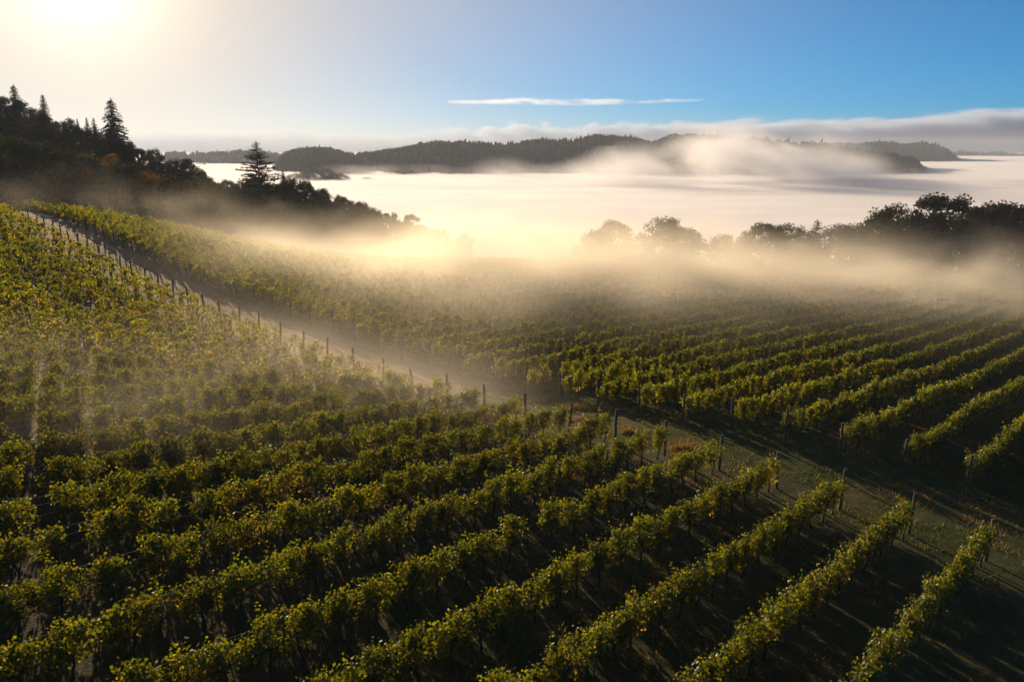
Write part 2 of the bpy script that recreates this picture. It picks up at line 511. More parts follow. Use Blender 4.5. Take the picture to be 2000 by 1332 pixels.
def leaf_cards(C, Nn, T, L, W, fold):
    T = unit(T - (T * Nn).sum(-1, keepdims=True) * Nn)
    B = np.cross(Nn, T)
    L = np.asarray(L)[:, None]; W = np.asarray(W)[:, None]; fold = np.asarray(fold)[:, None]
    V = np.stack([C - T * L / 2, C + B * W / 2 + Nn * fold, C + T * L / 2, C - B * W / 2 + Nn * fold], 1).reshape(-1, 3)
    i = np.arange(len(C)) * 4
    F = np.stack([np.stack([i, i + 3, i + 2], 1), np.stack([i, i + 2, i + 1], 1)], 1).reshape(-1, 3)
    return V, F


def vine_leaves(seed, shoots=16, per=27, size=(0.065, 0.115), yellow=0.12, spread=1.0, zb=0.78, xr=0.56):
    r = np.random.default_rng(seed)
    Cs, Hs = [], []
    gap = r.random() < 0.45
    tall = r.uniform(0.84, 1.12)
    for s in range(shoots):
        x0 = r.uniform(-xr, xr)
        if gap and abs(x0 - 0.35) < 0.14: x0 -= 0.3
        ln = r.uniform(0.82, 1.12) * (1.25 if r.random() < 0.12 else 1.0) * (1 - 0.42 * (x0 / 0.6) ** 2) * tall
        lean = np.array([r.normal(0, 0.20), r.normal(0, 0.12)])
        t = np.linspace(0.02, 1, per)
        z = zb + ln * (1.78 - zb) * t - 0.45 * ln * np.clip(t - 0.72, 0, 1) * (2.2 if r.random() < 0.6 else 0.3)
        p = np.stack([x0 + lean[0] * t + 0.05 * np.sin(t * 7 + s), r.normal(0, 0.05) + lean[1] * t * 1.2, z], 1)
        p = p + r.normal(0, 1, p.shape) * np.array([0.11, 0.085, 0.08])
        if r.random() < 0.55: p[:, 2] -= 0.26 * (1 - t)
        Cs.append(p); Hs.append(t)
    C = np.vstack(Cs); H = np.concatenate(Hs)
    n = len(C)
    side = np.sign(C[:, 1] + r.normal(0, 0.06, n))
    Nn = unit(r.normal(0, 0.55, (n, 3)) + np.stack([np.zeros(n), side * 0.75, np.full(n, 0.45)], 1))
    T = r.normal(0, 0.5, (n, 3)) + np.array([0, 0, -0.8]) + np.stack([np.zeros(n), side * 0.3, np.zeros(n)], 1)
    L = r.uniform(size[0], size[1], n) * spread
    V, F = leaf_cards(C, Nn, T, L, L * r.uniform(0.85, 1.1, n), L * r.uniform(-0.12, 0.16, n))
    col_ = GREEN * r.uniform(0.65, 1.45, (n, 1)) * np.stack([r.uniform(0.85, 1.4, n), np.ones(n), np.ones(n)], 1)
    py = yellow * np.clip(1.9 - 2.1 * H, 0.12, 2.2)
    u = r.random(n)
    k = (u < py)[:, None]
    mix_ = np.where(r.random((n, 1)) < 0.08, ORANGE, YELLOW) * r.uniform(0.5, 1.2, (n, 1))
    col_ = np.where(k, mix_, col_)
    return V, F, np.repeat(col_, 4, 0)


def vine_trunk(seed, sides=6):
    r = np.random.default_rng(seed + 100)
    b = MB()
    h = 0.78
    z = np.linspace(0, h, 6)
    wob = np.cumsum(r.normal(0, 0.022, (6, 2)), 0); wob -= wob[0]
    lean = r.normal(0, 0.08)
    P = np.stack([wob[:, 0] + lean * z / h, wob[:, 1], z], 1)
    b.tube(P, np.interp(z, [0, 0.1, h], [0.06, 0.042, 0.036]), sides)
    for s in (-1, 1):
        x = np.linspace(0, 0.56, 5)
        A = np.stack([P[-1, 0] + s * x, P[-1, 1] + r.normal(0, 0.012, 5), h + 0.02 + 0.04 * np.sin(x * 4) + r.normal(0, 0.01, 5)], 1)
        A[0] = P[-1] - [0, 0, 0.02]
        b.tube(A, np.linspace(0.032, 0.016, 5), 5)
    return b


NV = 14
V_YEL = [0.04, 0.05, 0.06, 0.10, 0.03, 0.28, 0.08, 0.05, 0.12, 0.06, 0.22, 0.04, 0.09, 0.05]
vine_fol = [mesh("foliage", *vine_leaves(s, 15 + (s * 5) % 11, 46, yellow=V_YEL[s])[:2], M_VINE, vine_leaves(s, 15 + (s * 5) % 11, 46, yellow=V_YEL[s])[2]) for s in range(NV)]
vine_trk = [vine_trunk(s).build("trunk", M_VINEBARK, True) for s in range(NV)]

ORD = ["zeroth", "first", "second", "third", "fourth", "fifth", "sixth", "seventh", "eighth", "ninth", "tenth", "eleventh", "twelfth", "thirteenth", "fourteenth", "fifteenth",
       "sixteenth", "seventeenth", "eighteenth", "nineteenth"]
def ordinal(n):
    if n < 20: return ORD[n]
    t, u = divmod(n, 10)
    tens = {2: "twent", 3: "thirt", 4: "fort", 5: "fift", 6: "sixt", 7: "sevent"}[t]
    return tens + "ieth" if u == 0 else tens + "y-" + ORD[u]


# every vine of the vineyard: (block, row, index from the row's end post, x, y)
VS = 1.22
allv = []
rr = np.random.default_rng(11)
for k in range(1, 62):
    e0 = near_end(k)
    for i in range(0, 92):
        e = e0 - 0.9 - VS * i
        allv.append((0, k, i + 1, e))
for k in range(-9, 62):
    s0 = far_start(k)
    for i in range(0, 135):
        e = s0 + 0.9 + VS * i
        if 134 < e < 142 and k < 13: continue
        allv.append((1, k, i + 1, e))
A = np.array(allv, float)
XY = RN[None] * (ROW0 + ROWS_ * A[:, 1:2]) + RD[None] * A[:, 3:4]
XY += RN[None] * rr.normal(0, 0.04, (len(A), 1)) + RD[None] * rr.normal(0, 0.1, (len(A), 1))
Z = ground(XY[:, 0], XY[:, 1])
dep = XY[:, 1] * COSP + (CAM_H - (Z + 1.3)) * SINP
upc = XY[:, 1] * SINP * 1.0 + (Z + 1.3 - CAM_H) * COSP
with np.errstate(divide='ignore', invalid='ignore'):
    U = 1000 + FPX * XY[:, 0] / dep
    Vv = 666 - FPX * upc / dep
# crest line in the far block: vines stop just past it
crest = np.interp(XY[:, 0], [-120, -70, -30, 0, 40, 105, 200], [124, 132, 142, 151, 160, 166, 166])
ok = (dep > 8) & (XY[:, 1] < crest)
vis = ok & (U > -15) & (U < 2015) & (Vv < 1430) & (Vv > 300)
margin = ok & (U > -260) & (U < 2500) & (Vv < 1650)
missing = np.random.default_rng(23).random(len(A)) < 0.014
margin &= ~missing; vis &= ~missing
order = np.argsort(np.where(vis, dep, 1e9))[:300]
near_set = set(order.tolist())
print("vines", int(margin.sum()), "visible", int(vis.sum()), "300th depth", dep[order[-1]])

RZ = math.atan2(RD[1], RD[0])
for q in order:
    blk, k, i = int(A[q, 0]), int(A[q, 1]), int(A[q, 2])
    s = int(rr.integers(NV))
    hue = "yellowing" if V_YEL[s] > 0.2 else "green"
    if blk == 0:
        lab = f"{hue} grapevine, {ordinal(i)} from the end post in the {ordinal(k)} row from lower right" if k > 0 else f"{hue} grapevine, {ordinal(i)} from row end, in the dark row below the lowest end post"
    else:
        lab = f"{hue} grapevine, {ordinal(i)} from its post in far block row {ordinal(k - 1)} from the right"
    flip = math.pi if rr.random() < 0.5 else 0.0
    t = link("grapevine", None, None, (XY[q, 0], XY[q, 1], Z[q] - 0.02), RZ + flip)
    t.scale = (1.0, 1.0, float(rr.uniform(0.92, 1.08)))
    tag(t, lab, "grapevine", "grapevines in the nearest rows")
    link("trunk", vine_trk[s], t)
    link("foliage", vine_fol[s], t)

# the remaining vines: one mass, coarser leaves with distance
rest = np.array([q for q in np.nonzero(margin)[0] if q not in near_set])
def far_mass(sel, shoots, per, spread, trunks, seed, yel=1.0, zb=0.78):
    Vs, Fs, Ts, Ms, n = [], [], [], [], 0
    r = np.random.default_rng(seed)
    nt = 10
    pick = r.integers(nt, size=len(sel))
    fl = np.where(r.random(len(sel)) < 0.5, 1.0, -1.0)
    sc = r.uniform(0.9, 1.1, len(sel))
    pal = fbm2(XY[sel, 0] * 0.06, XY[sel, 1] * 0.06, 21, 3)
    for t in range(nt):
        V, F, T = vine_leaves(500 + seed + t, shoots, per, (0.10, 0.145), yellow=[0.05, 0.12, 0.08, 0.25, 0.06, 0.15, 0.04, 0.3, 0.1, 0.18][t] * yel, spread=spread, zb=zb, xr=0.66)
        b = vine_trunk(300 + t, 4) if trunks else None
        ii = sel[pick == t]
        if not len(ii): continue
        f = fl[pick == t]; s = sc[pick == t]
        c, sn = math.cos(RZ), math.sin(RZ)
        def place(Vl):
            lx = Vl[None, :, 0] * f[:, None]; ly = Vl[None, :, 1] * f[:, None]
            return np.stack([XY[ii, 0][:, None] + lx * c - ly * sn, XY[ii, 1][:, None] + lx * sn + ly * c, Z[ii][:, None] - 0.02 + Vl[None, :, 2] * s[:, None]], -1).reshape(-1, 3)
        Vs.append(place(V)); Fs.append((F[None] + (np.arange(len(ii)) * len(V))[:, None, None]).reshape(-1, 3) + n)
        br = r.uniform(0.75, 1.25, len(ii))
        Ts.append((T[None] * br[:, None, None] * np.array([1.0, 1.0, 1.0])).reshape(-1, 3)); Ms.append(np.zeros(len(Fs[-1]), int)); n += len(Vs[-1])
        if b is not None:
            bv = np.vstack(b.V)
            tri = []
            for ff in b.F:
                tri.append(ff if ff.shape[1] == 3 else np.vstack([ff[:, [0, 1, 2]], ff[:, [0, 2, 3]]]))
            bf = np.vstack(tri)
            Vs.append(place(bv)); Fs.append((bf[None] + (np.arange(len(ii)) * len(bv))[:, None, None]).reshape(-1, 3) + n)
            Ts.append(np.ones((len(Vs[-1]), 3))); Ms.append(np.ones(len(Fs[-1]), int)); n += len(Vs[-1])
    return np.vstack(Vs), np.vstack(Fs), np.vstack(Ts), np.concatenate(Ms)


drest = dep[rest]
sparse = (A[rest, 0] == 0) & (A[rest, 1] > 12)
parts = [far_mass(rest[(drest < 62) & ~sparse], 18, 32, 1.05, True, 1), far_mass(rest[(drest >= 62) & (drest < 95) & ~sparse], 15, 20, 1.35, True, 2), far_mass(rest[(drest >= 95) & ~sparse], 11, 12, 1.9, False, 3),
         far_mass(rest[(drest < 75) & sparse], 9, 22, 1.15, True, 4, 1.25, 0.93), far_mass(rest[(drest >= 75) & sparse], 8, 16, 1.4, True, 5, 1.25, 0.93)]
off = 0; FF = []
for V, F, T, M in parts:
    FF.append(F + off); off += len(V)
me = mesh("vineyard_vines", np.vstack([p[0] for p in parts]), np.vstack(FF), [M_VINE, M_VINEBARK], np.vstack([p[2] for p in parts]), np.concatenate([p[3] for p in parts]))
tag(link("vineyard_vines", me), "rows of grapevines farther off, fading into the drifting fog", None, None, "stuff")
print("mass tris", sum(len(f) for f in FF))

# ------------------------------------------------------------------ trellises
def post_mesh(name, h, r, seed, mat):
    g = np.random.default_rng(seed)
    b = MB()
    z = np.linspace(-0.1, h, 6)
    P = np.stack([g.normal(0, 0.006, 6), g.normal(0, 0.006, 6), z], 1)
    P[:, 0] += 0.04 * z * g.normal()
    b.tube(P, r * np.linspace(1.06, 0.95, 6) , 8)
    return b.build(name, mat, True)


end_posts = [post_mesh("end_post", 1.84 + 0.06 * s, 0.075, s, M_POST) for s in range(4)]
stakes = [post_mesh("line_post", 1.78, 0.026, 50 + s, M_STEEL) for s in range(3)]


def trellis(blk, k, e_from, e_to, label, full):
    """row trellis: end post, line posts and three wires; e_from is the end by the grass strip"""
    sgn = 1 if e_to > e_from else -1
    p0 = row_xy(k, e_from); z0 = float(ground(*p0))
    t = link("vine_trellis", None, None, (p0[0], p0[1], z0))
    tag(t, label, "trellis", "trellis rows beside the track")
    e = link("end_post", end_posts[(k + blk) % 4], t); e.rotation_euler = (R(2.0 * math.sin(k * 2.1)), R(3.0 * math.cos(k * 1.3 + blk)), k * 1.1)
    es = np.arange(e_from + sgn * 6.9, e_to, sgn * 6.0)
    for j, ee in enumerate(es):
        p = row_xy(k, ee)
        if full: link("line_post", stakes[(k + j) % 3], t, (p[0] - p0[0], p[1] - p0[1], float(ground(*p)) - z0 - 0.02))
    ee = np.concatenate([[e_from], es, [e_to]])
    for hgt in (0.8, 1.2, 1.5):
        pts = np.array([[*(row_xy(k, v) - p0), float(ground(*row_xy(k, v))) - z0 + hgt] for v in ee])
        b = MB(); b.tube(pts, 0.0045, 4, cap=False)
        link("wire", b.build("wire", M_WIRE), t)


for k in range(1, 14):
    lo = near_end(k) - (26 if k < 3 else 52)
    trellis(0, k, near_end(k), lo, f"wooden end post with wires and stakes of the {ordinal(k)} near row from lower right", True)
for k in range(2, 11):
    trellis(1, k, far_start(k), far_start(k) + 60, f"end post and wires of far block row {ordinal(k - 1)} from the right, across the grass", True)
nfar = 0
for k in range(14, 38):
    p = row_xy(k, near_end(k))
    o = link("trellis_post", end_posts[k % 4], None, (p[0], p[1], float(ground(*p))))
    o.rotation_euler = (R(2.5 * math.sin(k * 1.7)), R(3 * math.cos(k * 2.3)), k)
    tag(o, f"dark post on the lower side of the dusty track, {ordinal(k - 13)} up from the bend", "post", "posts along the dusty track")
for k in range(11, 38):
    p = row_xy(k, far_start(k))
    o = link("trellis_post", end_posts[(k + 1) % 4], None, (p[0], p[1], float(ground(*p))))
    o.rotation_euler = (R(2.5 * math.sin(k * 2.7)), R(3 * math.cos(k * 1.3)), k)
    tag(o, f"dark post on the upper side of the dusty track, {ordinal(k - 10)} up from the bend", "post", "posts along the dusty track")

# white marker post with a board at the end of the far rows
p = at(1828, 604, 112.0)
mk = link("marker_post", None, None, (p[0], p[1], float(ground(p[0], p[1]))))
tag(mk, "pale post with a grey cross rail standing among the far vines", "post")
b = MB(); b.tube([(0, 0, 0), (0, 0, 1.2), (0, 0, 2.75)], 0.11, 8); link("post", b.build("post", M_WHITE), mk)
b = MB(); b.tube([(0.1, 0, 2.5), (0.9, 0, 2.5), (1.7, 0, 2.5)], 0.06, 6); link("rail", b.build("rail", M_STEEL), mk)

# ------------------------------------------------------------------ grass
def grass_mesh(pts, hgt, wid, tint, seed, mat=M_GRASS, lean=0.5):
    r = np.random.default_rng(seed)
    n = len(pts)
    a = r.uniform(0, 2 * np.pi, n)
    s = np.stack([np.cos(a), np.sin(a), np.zeros(n)], 1) * (wid * r.uniform(0.6, 1.4, n))[:, None]
    h = hgt * r.uniform(0.5, 1.4, n)
    tip = pts + np.stack([r.normal(0, lean, n) * h, r.normal(0, lean, n) * h, h], 1)
    V = np.stack([pts - s, pts + s, tip], 1).reshape(-1, 3)
    F = np.arange(3 * n).reshape(-1, 3)
    return V, F, np.repeat(tint, 3, 0)


r = np.random.default_rng(31)
ng = 260000
ac = r.uniform(-8, 44, ng); al = r.uniform(8, 78, ng)
gxy = RN[None] * ac[:, None] + RD[None] * al[:, None]
w = block_weights(gxy[:, 0], gxy[:, 1])
clump = fbm2(gxy[:, 0] * 0.5, gxy[:, 1] * 0.5, 41, 3)
keep = (r.random(ng) < w[:, 0] * 1.1 * sstep(0.32, 0.6, clump)) & (w[:, 1] < 0.5) & (gxy[:, 1] > 12)
gxy = gxy[keep]; clump = clump[keep]
dry = fbm2(gxy[:, 0] * 0.22, gxy[:, 1] * 0.22, 77, 3)
dm = (sstep(0.45, 0.62, dry + r.normal(0, 0.06, len(gxy))))[:, None]
tint = np.array([0.085, 0.105, 0.02]) * (1 - dm) + np.array([0.30, 0.165, 0.055]) * dm
tint = tint * r.uniform(0.6, 1.3, (len(gxy), 1))
pts = np.stack([gxy[:, 0], gxy[:, 1], ground(gxy[:, 0], gxy[:, 1]) - 0.05], 1)
V, F, T = grass_mesh(pts, 0.17, np.full(len(pts), 0.022), tint, 5)
tag(link("grass", mesh("grass", V, F, M_GRASS, T)), "rough mown grass on the headland and between the near rows", None, None, "stuff")

# dry orange tussocks at the corner of the grass strip
for (px, py, rad, lab) in [(928, 770, 0.7, "dry orange grass tussock at the end of the dusty track, beside the near posts"),
                           (1050, 786, 0.6, "small dry tussock just right of an end post, above the green headland"),
                           (1125, 800, 1.0, "large golden tussock on the headland between two end posts"),
                           (1148, 830, 0.5, "low amber tussock beside a row end below the large golden tussock"),
                           (1228, 847, 0.45, "bright upright tussock on open grass near the headland middle"),
                           (1335, 880, 0.7, "dull straw tussock lying beside a row end post on the headland")]:
    # walk along the view ray to the ground
    Ys = np.linspace(30, 90, 600); P = np.array([at(px, py, y) for y in Ys]); gz = ground(P[:, 0], P[:, 1])
    j = int(np.argmax(P[:, 2] < gz)); c = P[j]
    n = int(700 * rad)
    q = r.normal(0, rad * 0.34, (n, 2)) * np.array([1.3, 0.8])
    pts = np.stack([q[:, 0], q[:, 1], ground(c[0] + q[:, 0], c[1] + q[:, 1]) - gz[j] - 0.05], 1)
    V, F, T = grass_mesh(pts, 0.42, np.full(n, 0.02), np.array([0.30, 0.18, 0.055]) * r.uniform(0.5, 1.2, (n, 1)), int(px))
    o = link("grass_tussock", mesh("grass_tussock", V, F, M_GRASS, T), None, (c[0], c[1], gz[j]))
    tag(o, lab, "grass tuft", "dry tussocks on the headland")

# ------------------------------------------------------------------ trees
def broadleaf(seed, H=10.0, width=0.85, clusters=42, per=120, leaf=0.30, open_=0.0, base=0.08):
    """returns trunk MB and crown (V,F,T) of a tree H tall"""
    r = np.random.default_rng(seed)
    b = MB()
    W = H * width / 2
    z = np.linspace(-0.4, H * 0.72, 8)
    P = np.stack([np.cumsum(r.normal(0, 0.10, 8)), np.cumsum(r.normal(0, 0.10, 8)), z], 1)
    b.tube(P, np.linspace(0.30, 0.07, 8) * H / 10, 7)
    cents, rads = [], []
    lobes = r.uniform(0, 2 * np.pi, 5)
    for c in range(clusters):
        zt = base + (1 - base) * r.random() ** (0.85 if open_ else 1.0)
        q_ = (zt - base) / (1 - base)
        prof = min(1.0, 0.85 + q_) * math.sqrt(max(0.03, 1 - max(0.0, (q_ - 0.18) / 0.85) ** 2.0))
        a = r.uniform(0, 2 * np.pi)
        bump = 1 + 0.30 * math.cos(3 * (a - lobes[0])) * math.sin(5 * zt + lobes[1]) + 0.15 * r.normal()
        rho = W * prof * bump * math.sqrt(r.uniform(0.25, 1.0)) * 0.92
        cents.append([rho * math.cos(a), rho * math.sin(a), zt * H * 0.95])
        rads.append(H * r.uniform(0.06, 0.115) * (1 - 0.2 * open_))
    cents = np.array(cents); rads = np.array(rads)
    for i in r.permutation(clusters)[:22]:
        zz = min(cents[i, 2] * r.uniform(0.45, 0.7), H * 0.68)
        st = np.array([np.interp(zz, z, P[:, 0]), np.interp(zz, z, P[:, 1]), zz])
        t = np.linspace(0, 1, 5)[:, None]
        L = st * (1 - t) + cents[i] * t + np.array([0, 0, 1]) * np.sin(t * np.pi) * 0.05 * H + r.normal(0, 0.06, (5, 3)) * (t * (1 - t) * 4)
        b.tube(L, np.linspace(0.10, 0.025, 5) * H / 10, 5)
    n = clusters * per
    ci = np.repeat(np.arange(clusters), per)
    d = unit(r.normal(0, 1, (n, 3)))
    rad = rads[ci] * r.random(n) ** 0.42
    C = cents[ci] + d * rad[:, None] * np.array([1.12, 1.12, 0.95])
    C += r.normal(0, 0.08, C.shape)
    Nn = unit(d + r.normal(0, 0.7, (n, 3)) + np.array([0, 0, 0.4]))
    T = r.normal(0, 1, (n, 3))
    L = leaf * r.uniform(0.6, 1.3, n)
    V, F = leaf_cards(C, Nn, T, L, L * 0.8, L * r.uniform(-0.15, 0.2, n))
    tint = np.array([0.034, 0.038, 0.010]) * r.uniform(0.55, 1.5, (n, 1)) * (r.uniform(0.7, 1.3, clusters)[ci])[:, None]
    return b, V, F, np.repeat(tint, 4, 0)


def conifer(seed, H=14.0, base_w=0.22, start=0.12, step=0.42, droop=0.25, dens=1.0, card=0.55):
    r = np.random.default_rng(seed)
    b = MB()
    z = np.linspace(-0.4, H, 7)
    b.tube(np.stack([r.normal(0, 0.04, 7), r.normal(0, 0.04, 7), z], 1), np.linspace(0.24, 0.02, 7) * H / 14, 6)
    Cs, Ns, Ts, Ls = [], [], [], []
    zz = H * start
    while zz < H - 0.3:
        f = 1 - (zz - H * start) / (H * (1 - start))
        nb = 5 if f < 0.25 else 6
        a0 = r.uniform(0, 6.28)
        for j in range(nb):
            if r.random() < 0.12: continue
            a = a0 + j * 2 * np.pi / nb + r.normal(0, 0.3); zj = zz + r.normal(0, step * 0.4)
            ln = H * base_w * (f ** 0.85) * r.uniform(0.65, 1.18) + 0.25
            t = np.linspace(0.12, 1, max(3, int(ln / 0.28 * dens)))
            rise = 0.25 * (1 - f)
            px_ = np.cos(a) * ln * t; py_ = np.sin(a) * ln * t; pz = zj + ln * (rise * t - droop * t ** 2 + 0.10 * np.clip(t - 0.7, 0, 1))
            br = np.stack([px_, py_, pz], 1)
            if ln > 0.8: b.tube(br[[0, len(br) // 2, -1]], [0.05, 0.035, 0.012], 4, cap=False)
            for s in (-1, 0, 1):
                C = br + np.stack([-np.sin(a) * s * ln * 0.2 * (1 - t * 0.65), np.cos(a) * s * ln * 0.2 * (1 - t * 0.65), -0.07 * abs(s) + r.normal(0, 0.05, len(t))], 1) + r.normal(0, 0.07, br.shape)
                Cs.append(C); Ns.append(np.tile([0, 0, 1.0], (len(t), 1)) + r.normal(0, 0.45, (len(t), 3)))
                Ts.append(np.tile([np.cos(a) - s * np.sin(a) * 0.7, np.sin(a) + s * np.cos(a) * 0.7, -0.35], (len(t), 1)) + r.normal(0, 0.25, (len(t), 3)))
                Ls.append(np.full(len(t), card) * r.uniform(0.6, 1.25, len(t)) * (0.38 + 0.62 * f))
        zz += step * r.uniform(0.75, 1.25) * (0.55 + 0.6 * f)
    C = np.vstack(Cs); Nn = unit(np.vstack(Ns)); T = np.vstack(Ts); L = np.concatenate(Ls)
    V, F = leaf_cards(C, Nn, T, L, L * 0.5, -L * 0.08)
    tint = np.array([0.026, 0.034, 0.016]) * r.uniform(0.6, 1.4, (len(C), 1))
    return b, V, F, np.repeat(tint, 4, 0)


def tree_data(b, V, F, T, mat): return b.build("trunk", M_BARK, True), mesh("crown", V, F, mat, T)


BL = [tree_data(*broadleaf(s, width=w_, clusters=c_, open_=o_), M_TREE) for s, w_, c_, o_ in
      [(1, 0.85, 76, 0), (2, 1.0, 84, 0), (3, 0.75, 66, 0), (4, 0.95, 74, 1), (5, 1.1, 90, 0), (6, 0.8, 70, 0), (7, 1.0, 72, 1), (8, 0.7, 62, 0)]]
AUT = []
for s in (21, 22):
    b, V, F, T = broadleaf(s, width=0.95, clusters=70)
    T = T * np.array([4.4, 1.9, 0.9])
    AUT.append(tree_data(b, V, F, T, M_TREE))
BUSH = [tree_data(*broadleaf(s, H=10, width=1.3, clusters=60, base=0.03), M_TREE) for s in (31, 32)]
CON = [tree_data(*conifer(41, base_w=0.25, step=0.34, droop=0.42, card=0.8), M_NEEDLE), tree_data(*conifer(42, base_w=0.50, start=0.06, step=0.52, droop=0.05, card=0.85), M_NEEDLE),
       tree_data(*conifer(43, base_w=0.19, step=0.34, droop=0.35, card=0.75), M_NEEDLE), tree_data(*conifer(44, base_w=0.27, step=0.42, droop=0.35, card=0.8), M_NEEDLE)]


def plant_tree(name, data, x, y, h, hsrc, label, group, cat="tree", wide=1.0, z=None):
    z = float(ground(x, y)) - 0.15 if z is None else z
    o = link(name, None, None, (x, y, z), random.uniform(0, 6.28))
    s = h / hsrc
    o.scale = (s * wide, s * wide, s)
    tag(o, label, cat, group)
    link("trunk", data[0], o); link("crown", data[1], o)
    return o


# hillside forest on the left: skyline row, middle rows, front row (px, top pixel y, distance)
SKY_X = [-120, 0, 50, 100, 150, 190, 250, 300, 350, 400, 440, 470, 540, 600, 640, 700, 760, 820, 870]
SKY_Y = [172, 194, 204, 224, 240, 258, 278, 290, 304, 330, 346, 352, 352, 358, 372, 396, 418, 430, 446]


def top_tree(name, data, px, ytop, Y, hsrc, label, group, hmin, hmax, wide=1.0):
    p = at(px, ytop, Y)
    g = float(ground(p[0], p[1]))
    h = min(max(p[2] - g, hmin), hmax)
    return plant_tree(name, data, p[0], p[1], h, hsrc, label, group, wide=wide, z=p[2] - h - 0.15 if p[2] - g > hmin else None)


GRP = "trees of the left hillside forest"
xs = list(np.arange(-60, 900, 33))
for i, px in enumerate(xs):
    px = px + random.uniform(-9, 9)
    Y = float(np.interp(px, [0, 400, 900], [244, 226, 256])) + random.uniform(-4, 4)
    yt = float(np.interp(px, SKY_X, SKY_Y)) + random.uniform(-7, 10)
    top_tree("broadleaf_tree", BL[(i * 5 + 1) % 8], px, yt, Y, 10.0, f"dark broadleaf tree on the forest skyline, {ordinal(i + 1)} from the left along the ridge", GRP, 6, 20, wide=0.95)
for row, (Y0, dx, off, x1, nm) in enumerate([(222, 40, 26, 560, "upper"), (200, 44, 52, 470, "middle"), (182, 46, 76, 400, "lower")]):
    for i, px in enumerate(np.arange(-70, x1, dx)):
        px = px + random.uniform(-10, 10)
        yt = float(np.interp(px, SKY_X, SKY_Y)) + off * float(np.interp(px, [0, 300, 600], [1.15, 0.8, 0.5])) + random.uniform(-8, 10)
        top_tree("broadleaf_tree", BL[(i * 3 + row * 2) % 8], px, yt, Y0 + random.uniform(-5, 5), 10.0,
                 f"shadowed broadleaf tree in the {nm} part of the hillside forest, {ordinal(i + 1)} from the left", GRP, 6, 16)
for row, (dy, off) in enumerate([(9, 9), (19, 22), (32, 40)]):
    for i, px in enumerate(np.arange(395, 880 - 60 * row, 27)):
        px = px + random.uniform(-8, 8)
        Y = float(np.interp(px, [0, 400, 900], [244, 226, 256])) - dy + random.uniform(-4, 4)
        yt = float(np.interp(px, SKY_X, SKY_Y)) + off * float(np.interp(px, [400, 880], [1.1, 0.4])) + random.uniform(-6, 8)
        top_tree("broadleaf_tree", BL[(i * 3 + row) % 8], px, yt, Y, 10.0,
                 f"dark tree on the descending spur above the fog, {ordinal(i + 1)} from left in {['its back', 'its middle', 'its front'][row]} row", GRP, 5, 14)
FR = [(-45, 275, 13), (22, 266, 14), (78, 282, 14), (122, 292, 12), (165, 300, 11), (200, 303, 10.5), (235, 318, 9), (285, 335, 7.5), (330, 345, 7), (375, 348, 7), (395, 372, 6)]
for i, (px, yt, h) in enumerate(FR):
    aut = i in (5, 7)
    top_tree("autumn_tree" if aut else "broadleaf_tree", AUT[i % 2] if aut else BL[(i * 3 + 2) % 8], px, yt, 158 + (i % 3) * 4, 10.0,
             ("amber autumn tree at the forest edge above the vines, " + ("left of two" if i == 5 else "right of two")) if aut else f"tall dark broadleaf tree in the forest front edge, {ordinal(i + 1)} from the left", GRP, 6, 17)
# conifers over the skyline
for (px, yt, Y, d, h, lab, wide) in [(25, 163, 236, 0, 15, "leaning conifer with drooping branches at the upper left end of the skyline", 1.0),
                               (82, 183, 234, 2, 12, "slim pointed conifer, second spire from the left on the skyline", 1.1),
                               (168, 228, 232, 2, 8, "small thin conifer top just left of the tall dark spire", 0.8),
                               (182, 230, 230, 3, 8, "little spreading conifer top touching the tall dark spire", 1.0),
                               (215, 190, 226, 0, 18, "tall dark spire conifer standing highest above the left forest", 1.15),
                               (150, 230, 232, 2, 7, "faint conifer tip in the glare left of the tall spire", 0.8),
                               (500, 274, 203, 1, 15.5, "broad pyramidal conifer with layered branches standing above the fog", 1.0),
                               (552, 330, 215, 3, 6, "small conifer tip right of the broad pyramidal conifer", 1.0)]:
    top_tree("conifer_tree", CON[d], px, yt, Y, 14.0, lab, "conifers on the left hillside", h, h, wide)
